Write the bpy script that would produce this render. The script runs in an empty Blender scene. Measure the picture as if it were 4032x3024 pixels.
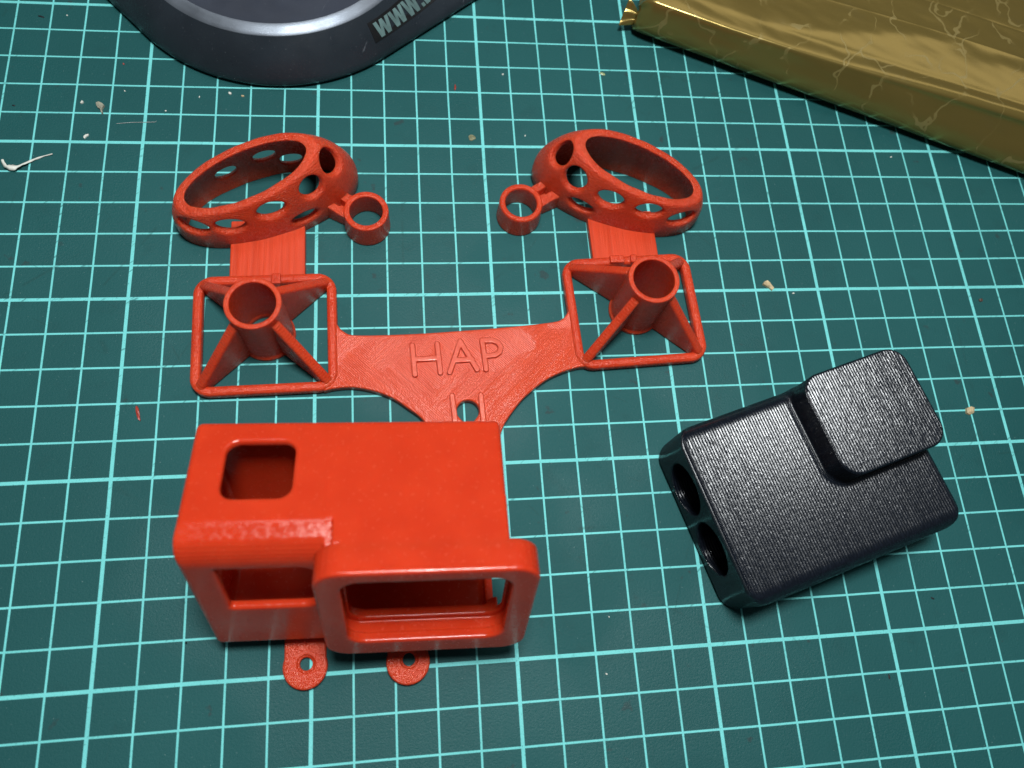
import bpy, math, random
import numpy as np
from mathutils import Matrix, Vector

# ------------------------------------------------------------------ scene, camera, light
sc = bpy.context.scene
COL = sc.collection
CM = 0.01                                   # everything below is written in centimetres (the mat's own grid)

CAM = np.array([7.54900221, -14.53102978, 20.34714236])
RM = np.array([[0.99106316, -0.06840079, 0.11452134],
               [-0.02856038, -0.94742146, -0.31871127],
               [0.13030008, 0.31259223, -0.94090807]])     # rows: right, down, forward
FPX = 3054.235                               # focal length in pixels of a 4032 px wide frame
cd = bpy.data.cameras.new('camera')
cam = bpy.data.objects.new('camera', cd)
COL.objects.link(cam)
m = Matrix.Identity(4)
for i in range(3):
    m[i][0] = RM[0][i]; m[i][1] = -RM[1][i]; m[i][2] = -RM[2][i]; m[i][3] = CAM[i] * CM
cam.matrix_world = m
cd.sensor_fit = 'HORIZONTAL'; cd.sensor_width = 36.0
cd.lens = 36.0 * FPX / 4032
cd.clip_start = 0.005; cd.clip_end = 20
cd.dof.use_dof = True
cd.dof.focus_distance = float(RM[2] @ (np.array([9.0, -6.2, 0.4]) - CAM)) * CM
cd.dof.aperture_fstop = 15.0
sc.camera = cam

world = bpy.data.worlds.new('World'); sc.world = world; world.use_nodes = True
bg = world.node_tree.nodes['Background']
bg.inputs[0].default_value = (0.80, 0.92, 1.0, 1); bg.inputs[1].default_value = 0.06

def area(name, loc, target, size, power, color, shape='DISK', size_y=None):
    l = bpy.data.lights.new(name, 'AREA'); l.shape = shape; l.size = size * CM
    if size_y: l.size_y = size_y * CM
    l.energy = power; l.color = color
    o = bpy.data.objects.new(name, l); COL.objects.link(o)
    o.location = Vector(loc) * CM
    o.rotation_euler = (Vector(target) - Vector(loc)).to_track_quat('-Z', 'Y').to_euler()
    return o
area('desk_lamp_light', (9.5, -5.5, 46), (10.5, -7, 0), 9, 2.35, (0.95, 0.99, 1.0))
area('foil_reflection_fill', (84, 67, 156), (16, 0, 0), 120, 2.5, (1.0, 0.97, 0.92), 'RECTANGLE', 60)  # unseen panel, added to give the foil a pale reflection
area('plate_sheen_fill', (2, 52, 156), (8, -6, 0), 60, 2.4, (0.95, 0.98, 1.0), 'RECTANGLE', 26)  # second unseen panel, added for sheen on the bracket's flat plate

vs = sc.view_settings
vs.view_transform = 'Standard'; vs.look = 'None'; vs.exposure = 0.0; vs.gamma = 1.0
vs.use_curve_mapping = False
sc.render.engine = 'CYCLES'

# ------------------------------------------------------------------ pixel -> place
CROP = {'A': (600, 450, 1000/2212), 'B': (1900, 450, 1000/2212), 'C': (700, 1000, 1000/2212),
        'D': (1600, 950, 1200/2212), 'G': (400, 0, 1600/2212), 'H': (2400, 0, 1632/2212),
        'L': (1550, 1250, 600/2212), 'N': (1400, 0, 500/2212), 'F': (2500, 1300, 1300/1961),
        '1': (0, 0, 1008/1659), '2': (0, 1008, 1008/1659), '3': (0, 2016, 1008/1659),
        '5': (2016, 2016, 1008/1659), '6': (3024, 2016, 1008/1659), '7': (3024, 600, 1008/1659),
        '8': (1608, 0, 1008/1659), 'S': (0, 0, 1.0)}
def ray(c, x, y):
    a, b, s = CROP[c]
    u, v = a + s*x, b + s*y
    d = RM.T @ np.array([(u-2016)/FPX, (v-1512)/FPX, 1.0])
    return d / np.linalg.norm(d)
def at(c, x, y, z=0.0):
    d = ray(c, x, y)
    return CAM + d * ((z - CAM[2]) / d[2])

# ------------------------------------------------------------------ object helpers
def link_mesh(name, me, mat, parent=None):
    o = bpy.data.objects.new(name, me); COL.objects.link(o)
    if mat: me.materials.append(mat)
    if parent: o.parent = parent
    return o
def tag(o, label=None, cat=None, group=None, kind=None):
    if label: o['label'] = label
    if cat: o['category'] = cat
    if group: o['group'] = group
    if kind: o['kind'] = kind
    return o
def thing(name, label, cat, loc=(0, 0, 0), group=None):
    o = bpy.data.objects.new(name, None); COL.objects.link(o)
    o.empty_display_size = 0.01
    o.location = Vector(loc) * CM
    return tag(o, label, cat, group)
def poly(name, verts, faces, mat, parent=None, smooth=False, origin=(0, 0, 0), normals=None):
    """verts in world centimetres; stored relative to origin (the parent's place)"""
    v = (np.asarray(verts, dtype=np.float64) - np.asarray(origin, dtype=np.float64)) * CM
    me = bpy.data.meshes.new(name)
    me.from_pydata(v.tolist(), [], [list(map(int, f)) for f in faces])
    me.update()
    if smooth: me.polygons.foreach_set('use_smooth', [True]*len(me.polygons))
    if normals is not None: me.normals_split_custom_set_from_vertices(np.asarray(normals).tolist())
    return link_mesh(name, me, mat, parent)

# ------------------------------------------------------------------ signed distance modelling
def smax(a, b, k):
    h = np.maximum(k - np.abs(a-b), 0) / k
    return np.maximum(a, b) + h*h*k*0.25
def smin(a, b, k):
    h = np.maximum(k - np.abs(a-b), 0) / k
    return np.minimum(a, b) - h*h*k*0.25
def rr2(x, y, x0, x1, y0, y1, r):
    """rounded rectangle; r a number or (left, right) radii"""
    cx, cy = (x0+x1)/2, (y0+y1)/2
    if isinstance(r, tuple): r = np.where(x > cx, r[1], r[0]).astype(np.float32)
    qx = np.abs(x-cx) - (x1-x0)/2 + r; qy = np.abs(y-cy) - (y1-y0)/2 + r
    return np.minimum(np.maximum(qx, qy), 0) + np.hypot(np.maximum(qx, 0), np.maximum(qy, 0)) - r
def ext(d2, z, z0, z1, r=0.0):
    """extrude a 2D distance between z0 and z1 with edges rounded by r"""
    dz = np.abs(z-(z0+z1)/2) - (z1-z0)/2 + r
    a = d2 + r
    return np.minimum(np.maximum(a, dz), 0) + np.hypot(np.maximum(a, 0), np.maximum(dz, 0)) - r
def rbox(x, y, z, b, r):
    return ext(rr2(x, y, b[0], b[1], b[2], b[3], r), z, b[4], b[5], r)

def nets(fn, lo, hi, h):
    n = [int(math.ceil((hi[i]-lo[i])/h)) + 1 for i in range(3)]
    ax = [np.float32(lo[i]) + np.arange(n[i], dtype=np.float32)*np.float32(h) for i in range(3)]
    X, Y, Z = np.meshgrid(*ax, indexing='ij')
    D = fn(X, Y, Z).astype(np.float32)
    S = D < 0
    cs = [D[i:n[0]-1+i, j:n[1]-1+j, k:n[2]-1+k] for i in (0, 1) for j in (0, 1) for k in (0, 1)]
    cnt = sum((c < 0).astype(np.int8) for c in cs)
    act = (cnt > 0) & (cnt < 8)
    idx = -np.ones(act.shape, dtype=np.int64)
    I = np.argwhere(act)
    idx[act] = np.arange(len(I))
    C8 = np.stack([c[act] for c in cs], 1)
    offs = np.array([(i, j, k) for i in (0, 1) for j in (0, 1) for k in (0, 1)], dtype=np.float32)
    acc = np.zeros((len(I), 3)); w = np.zeros(len(I))
    for a in range(8):
        for b in range(a+1, 8):
            if np.abs(offs[a]-offs[b]).sum() != 1: continue
            da, db = C8[:, a], C8[:, b]
            cr = (da < 0) != (db < 0)
            t = np.where(cr, da/np.where(cr, da-db, 1), 0)
            p = offs[a] + t[:, None]*(offs[b]-offs[a])
            acc += np.where(cr[:, None], p, 0); w += cr
    V = (I + acc/w[:, None]) * h + np.array(lo)
    faces = []
    for axis in range(3):
        o1, o2 = (axis+1) % 3, (axis+2) % 3
        sl0 = [slice(None)]*3; sl1 = [slice(None)]*3
        sl0[axis] = slice(0, -1); sl1[axis] = slice(1, None)
        a, b = S[tuple(sl0)], S[tuple(sl1)]
        E = np.argwhere(a != b)
        E = E[(E[:, o1] > 0) & (E[:, o2] > 0) & (E[:, o1] < n[o1]-1) & (E[:, o2] < n[o2]-1)]
        def cell(d1, d2):
            q = E.copy(); q[:, o1] -= d1; q[:, o2] -= d2
            return idx[q[:, 0], q[:, 1], q[:, 2]]
        Q = np.stack([cell(1, 1), cell(0, 1), cell(0, 0), cell(1, 0)], 1)
        ins = a[E[:, 0], E[:, 1], E[:, 2]]
        Q[~ins] = Q[~ins][:, ::-1]
        faces.append(Q)
    F = np.concatenate(faces)
    e = h*0.25
    def grad(P):
        g = []
        for i in range(3):
            d = np.zeros(3); d[i] = e
            A = P + d; B = P - d
            g.append((fn(*A.T) - fn(*B.T)) / (2*e))
        return np.stack(g, 1)
    for _ in range(2):
        g = grad(V); d = fn(*V.T)
        st = d[:, None]*g/np.maximum((g*g).sum(1), 0.05)[:, None]
        ln = np.linalg.norm(st, axis=1, keepdims=True)
        V = V - st*np.minimum(1, 0.45*h/np.maximum(ln, 1e-9))
    g = grad(V)
    N = g/np.maximum(np.linalg.norm(g, axis=1, keepdims=True), 1e-6)
    return V, F, N

def sdf_part(name, fn, lo, hi, h, mat, parent, origin=(0, 0, 0), split=None):
    """one mesh, or several when split = (function of face centres -> part number, names)"""
    V, F, N = nets(fn, lo, hi, h)
    out = []
    groups = [(name, np.ones(len(F), bool))]
    if split:
        lab = split[0](V[F].mean(1))
        groups = [(nm, lab == i) for i, nm in enumerate(split[1])]
    for nm, msk in groups:
        f = F[msk]
        used, inv = np.unique(f, return_inverse=True)
        v = (V[used] - np.asarray(origin)) * CM
        f = inv.reshape(-1, 4)
        me = bpy.data.meshes.new(nm)
        me.vertices.add(len(v)); me.vertices.foreach_set('co', v.astype(np.float32).ravel())
        me.loops.add(f.size); me.loops.foreach_set('vertex_index', f.astype(np.int32).ravel())
        me.polygons.add(len(f)); me.polygons.foreach_set('loop_start', np.arange(0, f.size, 4, dtype=np.int32))
        me.polygons.foreach_set('use_smooth', np.ones(len(f), dtype=bool))
        me.update(calc_edges=True); me.validate()
        me.normals_split_custom_set_from_vertices(N[used].tolist())
        out.append(link_mesh(nm, me, mat, parent))
    return out if split else out[0]

# ------------------------------------------------------------------ materials
class NT:
    def __init__(s, name):
        s.m = bpy.data.materials.new(name); s.m.use_nodes = True
        s.t = s.m.node_tree; s.b = s.t.nodes['Principled BSDF']
    def n(s, typ, props=None, **inp):
        nd = s.t.nodes.new(typ)
        for k, v in (props or {}).items(): setattr(nd, k, v)
        for k, v in inp.items():
            key = int(k[1:]) if k[0] == 'i' and k[1:].isdigit() else k.replace('_', ' ')
            if isinstance(v, bpy.types.NodeSocket): s.t.links.new(v, nd.inputs[key])
            else: nd.inputs[key].default_value = v
        return nd
    def math(s, op, a, b=0.0, c=0.0, clamp=False):
        nd = s.t.nodes.new('ShaderNodeMath'); nd.operation = op; nd.use_clamp = clamp
        for i, v in enumerate((a, b, c)):
            if isinstance(v, bpy.types.NodeSocket): s.t.links.new(v, nd.inputs[i])
            else: nd.inputs[i].default_value = v
        return nd.outputs[0]
    def mix(s, f, a, b):
        nd = s.t.nodes.new('ShaderNodeMix'); nd.data_type = 'RGBA'
        for i, v in ((0, f), (6, a), (7, b)):
            if isinstance(v, bpy.types.NodeSocket): s.t.links.new(v, nd.inputs[i])
            else: nd.inputs[i].default_value = (*v, 1) if isinstance(v, tuple) and len(v) == 3 else v
        return nd.outputs[2]
    def ramp(s, f, a, b, lo=0.0, hi=1.0):
        nd = s.n('ShaderNodeMapRange', {'interpolation_type': 'SMOOTHSTEP'}, Value=f)
        nd.inputs[1].default_value = a; nd.inputs[2].default_value = b
        nd.inputs[3].default_value = lo; nd.inputs[4].default_value = hi
        return nd.outputs[0]
    def coord(s, scale=100.0, rot=0.0, stretch=(1, 1, 1)):
        tc = s.t.nodes.new('ShaderNodeTexCoord')
        vr = s.t.nodes.new('ShaderNodeVectorRotate'); vr.rotation_type = 'Z_AXIS'
        vr.inputs['Angle'].default_value = rot
        mp = s.t.nodes.new('ShaderNodeMapping')
        mp.inputs['Scale'].default_value = tuple(scale*v for v in stretch)
        s.t.links.new(tc.outputs['Object'], vr.inputs['Vector'])
        s.t.links.new(vr.outputs[0], mp.inputs['Vector'])
        return mp.outputs[0]
    def noise(s, vec, scale, detail=3, rough=0.55):
        return s.n('ShaderNodeTexNoise', None, Vector=vec, Scale=scale, Detail=detail, Roughness=rough).outputs[0]
    def bump(s, h, strength, dist, normal=None):
        nd = s.n('ShaderNodeBump', None, Height=h, Strength=strength, Distance=dist*CM)
        if normal is not None: s.t.links.new(normal, nd.inputs['Normal'])
        return nd.outputs[0]
    def set(s, **k):
        for key, v in k.items():
            sk = s.b.inputs[key.replace('_', ' ')]
            if isinstance(v, bpy.types.NodeSocket): s.t.links.new(v, sk)
            else: sk.default_value = (*v, 1) if isinstance(v, tuple) and len(v) == 3 and sk.type == 'RGBA' else v
        return s.m

def lines(t, vec, axis, period, skew=0.0):
    """0..1 triangular ridges across one axis of a centimetre coordinate"""
    sp = t.n('ShaderNodeSeparateXYZ', None, Vector=vec)
    v = sp.outputs[axis]
    return t.math('MULTIPLY', t.math('PINGPONG', v, period/2), 2/period)

def red_print(name, base, deep, grain=1.0, rough=0.36, sss=0.42, layer=0.062, layer_s=0.45, spec=0.42, tint=(1.0, 0.60, 0.50), gs=13, coat=0.0):
    t = NT(name)
    c = t.coord()
    n1 = t.noise(c, 1.3, 3)
    n2 = t.noise(c, 26, 2)
    col = t.mix(t.ramp(n1, 0.3, 0.7), deep, base)
    col = t.mix(t.ramp(n2, 0.62, 0.78, 0, min(.25, .25*grain)), col, tuple(min(1, v*1.5+0.04) for v in base))
    lay = lines(t, t.n('ShaderNodeVectorMath', {'operation': 'ADD'}, i0=c,
                       i1=t.n('ShaderNodeVectorMath', {'operation': 'SCALE'}, i0=t.n('ShaderNodeTexNoise', None, Vector=c, Scale=2.0).outputs[1], Scale=0.02).outputs[0]).outputs[0], 2, layer)
    b = t.bump(lay, layer_s, 0.014)
    b = t.bump(t.noise(c, gs, 4, 0.7), min(1, 0.6*grain), 0.02*max(1, grain), b)
    b = t.bump(t.ramp(t.noise(c, 24, 1), 0.60, 0.74), min(1, 0.5*grain), 0.02, b)
    r = t.ramp(t.noise(c, 9, 3), 0.3, 0.75, rough-0.09, rough+0.12)
    t.set(Base_Color=col, Roughness=r, Normal=b, IOR=1.48, Subsurface_Weight=sss, Specular_IOR_Level=spec, Specular_Tint=tint, Coat_Weight=coat, Coat_Roughness=0.13, Coat_Normal=b,
          Subsurface_Radius=(1.0, 0.10, 0.04), Subsurface_Scale=0.0045)
    return t.m

M_case = red_print('red_tpu', (0.61, 0.043, 0.012), (0.56, 0.036, 0.010), grain=0.09, rough=0.19, sss=0.40, tint=(1, .86, .80), gs=30, layer=0.08, layer_s=0.26, spec=0.5)
M_red = red_print('red_print_rough', (0.70, 0.066, 0.020), (0.61, 0.050, 0.015), grain=2.4, rough=0.22, spec=0.6, coat=0.2)
M_tube = red_print('red_print_smooth', (0.66, 0.058, 0.018), (0.58, 0.045, 0.014), grain=1.4, rough=0.22, coat=0.12)

def red_infill(name, rot, split_x=None):
    """flat printed top: raster lines at 45 degrees, in two directions either side of a seam"""
    t = NT(name)
    c = t.coord()
    warp = t.n('ShaderNodeVectorMath', {'operation': 'SCALE'}, i0=t.n('ShaderNodeTexNoise', None, Vector=c, Scale=1.5).outputs[1], Scale=0.05).outputs[0]
    def rl(a):
        v = t.n('ShaderNodeVectorMath', {'operation': 'ADD'}, i0=t.coord(rot=a), i1=warp).outputs[0]
        return lines(t, v, 0, 0.050), t.noise(t.coord(rot=a, stretch=(24, 0.9, 1)), 1.0, 2)
    l1, s1 = rl(rot)
    l2, s2 = rl(rot + math.pi/2)
    f = t.ramp(t.noise(c, 0.55, 1), 0.49, 0.51)
    if split_x is not None:
        sp = t.n('ShaderNodeSeparateXYZ', None, Vector=t.coord(rot=0.9))
        f = t.ramp(sp.outputs[0], split_x-0.02, split_x+0.02)
    ln = t.math('ADD', t.math('MULTIPLY', l1, f), t.math('MULTIPLY', l2, t.math('SUBTRACT', 1.0, f)))
    st = t.math('ADD', t.math('MULTIPLY', s1, f), t.math('MULTIPLY', s2, t.math('SUBTRACT', 1.0, f)))
    b = t.bump(ln, 0.45, 0.014)
    b = t.bump(st, 0.6, 0.014, b)
    b = t.bump(t.noise(c, 20, 3, .7), 0.8, 0.016, b)
    col = t.mix(t.ramp(st, 0.35, 0.7), (0.60, 0.052, 0.015), (0.68, 0.066, 0.020))
    t.set(Base_Color=col, Roughness=t.ramp(st, 0.3, 0.7, 0.27, 0.15), Normal=b, IOR=1.50, Coat_Weight=0.25, Coat_Roughness=0.13, Coat_Normal=b,
          Specular_Tint=(1.0, 0.66, 0.58), Subsurface_Weight=0.2, Subsurface_Radius=(1, .12, .05), Subsurface_Scale=0.002)
    return t.m
M_plate = red_infill('red_print_raster', math.radians(45), None)
def red_streak():
    t = NT('red_print_streaked')
    c = t.coord(); st = t.noise(t.coord(stretch=(9, 0.4, 3)), 1.0, 3)
    b = t.bump(st, 0.5, 0.03); b = t.bump(t.noise(c, 40, 3), 0.5, 0.01, b)
    t.set(Base_Color=t.mix(t.ramp(st, .35, .65), (0.57, 0.048, 0.014), (0.66, 0.060, 0.019)), Roughness=0.28, IOR=1.48, Normal=b,
          Specular_Tint=(1.0, 0.66, 0.58), Subsurface_Weight=0.2, Subsurface_Radius=(1, .12, .05), Subsurface_Scale=0.002)
    return t.m
M_neck = red_streak()
M_raised = red_print('red_print_letters', (0.66, 0.070, 0.030), (0.60, 0.056, 0.022), grain=0.4, rough=0.20, spec=0.75)

def black_print():
    t = NT('black_print')
    c = t.coord()
    geo = t.n('ShaderNodeNewGeometry')
    tcn = t.n('ShaderNodeTexCoord')
    nz = t.math('ABSOLUTE', t.n('ShaderNodeSeparateXYZ', None, Vector=tcn.outputs['Normal']).outputs[2])
    top = t.ramp(nz, 0.75, 0.93)
    la = lines(t, c, 0, 0.075); lz = lines(t, c, 2, 0.03)
    streak = t.noise(t.coord(stretch=(20, 0.15, 1)), 1.0, 2, 0.6)
    fleck = t.noise(t.coord(stretch=(21, 8, 1)), 1.0, 2, 0.6)
    ln = t.math('ADD', t.math('MULTIPLY', la, top), t.math('MULTIPLY', lz, t.math('SUBTRACT', 1.0, top)))
    b = t.bump(ln, 0.85, 0.015)
    b = t.bump(t.math('MULTIPLY', fleck, top), 0.6, 0.010, b)
    b = t.bump(t.math('MULTIPLY', streak, top), 0.12, 0.02, b)
    b = t.bump(t.noise(c, 40, 2), 0.25, 0.006, b)
    a = math.radians(17)
    tv = t.n('ShaderNodeCombineXYZ'); tv.inputs[0].default_value = -math.sin(a); tv.inputs[1].default_value = math.cos(a)
    t.set(Base_Color=t.mix(t.ramp(fleck, .4, .7), (0.004, 0.006, 0.010), (0.008, 0.011, 0.018)),
          Roughness=t.ramp(streak, .3, .7, .27, .19), Normal=b, IOR=1.5, Specular_IOR_Level=0.42, Anisotropic=0.0,
          Tangent=tv.outputs[0], Anisotropic_Rotation=0.0)
    return t.m
M_black = black_print()

def mat_material():
    t = NT('cutting_mat_vinyl')
    c = t.coord()
    sp = t.n('ShaderNodeSeparateXYZ', None, Vector=t.n('ShaderNodeVectorMath', {'operation': 'ADD'}, i0=c,
             i1=t.n('ShaderNodeVectorMath', {'operation': 'SCALE'}, i0=t.n('ShaderNodeTexNoise', None, Vector=c, Scale=0.35, Detail=1).outputs[1], Scale=0.03).outputs[0]).outputs[0])
    def ln(v, half1, half5):
        d1 = t.math('PINGPONG', v, 0.5); d5 = t.math('PINGPONG', v, 2.5)
        return t.math('MAXIMUM', t.ramp(d1, half1+0.006, half1-0.006), t.ramp(d5, half5+0.006, half5-0.006))
    shift = t.math('SUBTRACT', sp.outputs[0], 0.015); shy = t.math('SUBTRACT', sp.outputs[1], 0.015)
    g = t.math('MAXIMUM', ln(shift, 0.0255, 0.046), ln(shy, 0.0255, 0.046))
    # wear: fine flecks everywhere, nicks and cut marks more where the mat is used (front right)
    fleck = t.ramp(t.noise(c, 19, 2, 0.6), 0.62, 0.70)
    use = t.ramp(t.noise(c, 0.10, 1), 0.40, 0.62)
    nick = t.ramp(t.noise(t.coord(rot=0.9, stretch=(9, 1.2, 1)), 1.0, 3, 0.6), 0.60, 0.66)
    cuts = t.n('ShaderNodeTexVoronoi', {'feature': 'DISTANCE_TO_EDGE'}, Vector=t.coord(rot=0.5, stretch=(0.35, 0.09, 1)), Scale=1.0).outputs[0]
    cut = t.ramp(cuts, 0.010, 0.0)
    cuts2 = t.n('ShaderNodeTexVoronoi', {'feature': 'DISTANCE_TO_EDGE'}, Vector=t.coord(rot=-1.0, stretch=(0.5, 0.12, 1)), Scale=1.0).outputs[0]
    cut = t.math('MAXIMUM', cut, t.ramp(cuts2, 0.008, 0.0))
    wear = t.math('MAXIMUM', t.math('MULTIPLY', fleck, 0.5), t.math('MULTIPLY', t.math('MULTIPLY', nick, use), 0.55))
    cut = t.math('MULTIPLY', cut, t.math('MULTIPLY', use, t.ramp(t.noise(c, 1.3, 2), 0.5, 0.62)))
    wear = t.math('MAXIMUM', wear, t.math('MULTIPLY', cut, 0.5))
    g = t.math('MULTIPLY', g, t.math('SUBTRACT', 1.0, wear))
    # the green itself: slightly uneven, with stains
    n1 = t.noise(c, 0.12, 3); n2 = t.noise(c, 1.1, 4)
    base = t.mix(t.ramp(n1, 0.3, 0.7), (0.009, 0.078, 0.078), (0.013, 0.094, 0.094))
    base = t.mix(t.ramp(n2, 0.56, 0.72, 0, 0.30), base, (0.009, 0.066, 0.066))
    stain = t.math('MULTIPLY', t.ramp(t.noise(c, 1.7, 3), 0.66, 0.72), t.ramp(t.noise(c, 0.23, 1), 0.45, 0.6))
    base = t.mix(t.math('MULTIPLY', stain, 0.45), base, (0.035, 0.020, 0.022))
    base = t.mix(t.math('MULTIPLY', cut, 0.35), base, (0.010, 0.050, 0.046))
    base = t.mix(t.ramp(t.noise(c, 22, 1), 0.75, 0.80, 0, 0.5), base, (0.30, 0.42, 0.40))
    line = t.mix(t.ramp(t.noise(c, 0.8, 3), 0.3, 0.7), (0.165, 0.62, 0.60), (0.195, 0.70, 0.68))
    col = t.mix(g, base, line)
    grain = t.noise(c, 17, 4, 0.7)
    b = t.bump(grain, 0.75, 0.022)
    b = t.bump(cut, -0.4, 0.02, b)
    worn = t.ramp(t.noise(c, 0.16, 2), 0.45, 0.62)
    r = t.math('ADD', t.ramp(worn, 0, 1, 0.60, 0.43), t.math('MULTIPLY', t.ramp(grain, 0.3, 0.7), 0.10))
    t.set(Base_Color=col, Roughness=r, Normal=b, IOR=1.45, Specular_IOR_Level=0.30)
    return t.m
M_mat = mat_material()

def simple(name, col, rough=0.5, metallic=0.0, bump=0.0, bscale=20, var=0.25):
    t = NT(name); c = t.coord()
    n = t.noise(c, bscale*0.4, 3)
    t.set(Base_Color=t.mix(t.ramp(n, .3, .7), tuple(v*(1-var) for v in col), tuple(min(1, v*(1+var)) for v in col)), Roughness=rough, Metallic=metallic)
    if bump: t.set(Normal=t.bump(t.noise(c, bscale, 3), bump, 0.02))
    return t.m

def stand_plastic(name, col, rough, speck):
    t = NT(name); c = t.coord()
    sc_ = t.ramp(t.noise(t.coord(rot=0.4, stretch=(3, .25, 1)), 1.0, 4, .7), .66, .74)
    dust = t.ramp(t.noise(c, 24, 2), .70, .80)
    n = t.noise(c, 0.5, 3)
    base = t.mix(t.ramp(n, .3, .7), col, tuple(v*1.35 for v in col))
    base = t.mix(t.math('MULTIPLY', sc_, .35*speck), base, (.25, .27, .30))
    base = t.mix(t.math('MULTIPLY', dust, .5*speck), base, (.35, .37, .40))
    b = t.bump(t.noise(c, 45, 2), .35*speck, .01)
    t.set(Base_Color=base, Roughness=t.ramp(t.noise(c, 1.2, 4), .3, .7, rough-.05, rough+.08), Normal=b)
    return t.m
M_stand_wall = stand_plastic('stand_gloss_plastic', (0.017, 0.022, 0.028), 0.28, 1.0)
M_stand_top = stand_plastic('stand_matt_plastic', (0.026, 0.031, 0.045), 0.48, 1.0)
M_stand_rim = stand_plastic('stand_rim_metal', (0.17, 0.19, 0.22), 0.40, 1.0)
M_stand_rim.node_tree.nodes['Principled BSDF'].inputs['Metallic'].default_value = 0.7
M_label = simple('label_black', (0.003, 0.003, 0.004), 0.55)
M_letter = simple('label_grey_ink', (0.12, 0.195, 0.19), 0.5, bscale=4)

def foil_material():
    t = NT('gold_foil'); c = t.coord()
    warp = t.n('ShaderNodeVectorMath', {'operation': 'SCALE'}, i0=t.n('ShaderNodeTexNoise', None, Vector=c, Scale=0.9, Detail=2).outputs[1], Scale=0.75).outputs[0]
    v = t.n('ShaderNodeVectorMath', {'operation': 'ADD'}, i0=t.coord(rot=0.4, stretch=(0.62, 0.36, 0.36)), i1=warp).outputs[0]
    e = t.n('ShaderNodeTexVoronoi', {'feature': 'DISTANCE_TO_EDGE'}, Vector=v, Scale=1.0).outputs[0]
    vein = t.math('MULTIPLY', t.ramp(e, 0.020, 0.008), t.ramp(t.noise(c, 0.9, 2), 0.42, 0.58))
    cloud = t.ramp(t.noise(c, 1.4, 5, .7), .52, .72)
    col = t.mix(t.math('MULTIPLY', cloud, 0.22), (0.29, 0.205, 0.055), (0.26, 0.20, 0.080))
    col = t.mix(t.math('MULTIPLY', vein, 0.15), col, (0.26, 0.27, 0.18))
    b = t.bump(t.noise(t.coord(rot=0.6, stretch=(.30, .75, .5)), 1.0, 2), 0.8, 0.10)
    b = t.bump(t.noise(c, 5, 3), 0.10, 0.01, b)
    t.set(Base_Color=col, Metallic=t.math('SUBTRACT', 0.62, t.math('MULTIPLY', vein, .3)),
          Roughness=t.math('ADD', 0.22, t.math('MULTIPLY', vein, .1)), Normal=b)
    return t.m
M_foil = foil_material()

# ------------------------------------------------------------------ cutting mat
mx0, mx1, my0, my1 = -30, 60, -42, 48
mt = poly('cutting_mat', [(mx0, my0, -.3), (mx1, my0, -.3), (mx1, my1, -.3), (mx0, my1, -.3), (mx0, my0, 0), (mx1, my0, 0), (mx1, my1, 0), (mx0, my1, 0)],
          [(3, 2, 1, 0), (4, 5, 6, 7), (0, 1, 5, 4), (1, 2, 6, 5), (2, 3, 7, 6), (3, 0, 4, 7)], M_mat)
tag(mt, 'dark green cutting mat printed with a turquoise centimetre grid under everything', 'cutting mat', kind='structure')

ZB = -0.008                                   # prints press a hair into the soft mat

# ------------------------------------------------------------------ red antenna bracket (one flat print with two arms)
BO = (9.05, -7.2, 0)
br = thing('antenna_bracket', 'flat red printed bracket with two tubes and two holed oval cages, lettered HAP', 'bracket', BO)

def capsule2(x, y, a, b, r):
    ax, ay = a; bx_, by_ = b
    dx, dy = bx_-ax, by_-ay
    h = np.clip(((x-ax)*dx + (y-ay)*dy)/(dx*dx+dy*dy), 0, 1)
    return np.hypot(x-ax-h*dx, y-ay-h*dy) - r
def polygon2(x, y, P):
    P = np.asarray(P, dtype=np.float64); n = len(P)
    d = np.full(np.shape(x), 1e9); s = np.ones(np.shape(x))
    for i in range(n):
        j = (i-1) % n
        ex, ey = P[j]-P[i]; wx = x-P[i][0]; wy = y-P[i][1]
        h = np.clip((wx*ex+wy*ey)/(ex*ex+ey*ey), 0, 1)
        d = np.minimum(d, (wx-ex*h)**2 + (wy-ey*h)**2)
        c1 = y >= P[i][1]; c2 = y < P[j][1]; c3 = ex*wy > ey*wx
        s = np.where((c1 & c2 & c3) | (~c1 & ~c2 & ~c3), -s, s)
    return s*np.sqrt(d)
def spline(pts, n=8):
    P = [np.array(p, float) for p in pts]; out = []
    for i in range(len(P)-1):
        p0 = P[max(i-1, 0)]; p1 = P[i]; p2 = P[i+1]; p3 = P[min(i+2, len(P)-1)]
        for k in range(n):
            t_ = k/n
            out.append(0.5*((2*p1)+(-p0+p2)*t_+(2*p0-5*p1+4*p2-p3)*t_*t_+(-p0+3*p1-3*p2+p3)*t_**3))
    out.append(P[-1]); return out

# frames: centre, rotation, half sizes
FR = [dict(c=(3.70, -6.19), a=math.radians(1.3), hx=1.915, hy=1.735), dict(c=(14.06, -5.68), a=math.radians(3.0), hx=1.955, hy=1.72)]
top_edge = spline([(5.46, -5.55), (5.60, -5.95), (5.80, -6.20), (6.15, -6.31), (7.5, -6.31), (9.0, -6.24), (10.5, -6.14), (11.6, -6.03), (11.92, -5.93), (12.10, -5.70), (12.22, -5.35)], 6)
low_r = spline([(12.45, -7.40), (12.2, -7.42), (11.75, -7.55), (11.25, -7.79), (10.64, -8.26), (10.18, -8.80), (9.96, -9.18), (9.86, -9.6), (9.86, -10.4)], 6)
low_l = spline([(8.18, -10.4), (8.18, -9.6), (8.09, -9.15), (7.80, -8.72), (7.46, -8.44), (7.10, -8.17), (6.70, -7.98), (6.3, -7.86), (5.93, -7.81), (5.5, -7.84), (5.25, -7.90)], 6)
plate_pts = [tuple(p) for p in top_edge + low_r + low_l]
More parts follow.
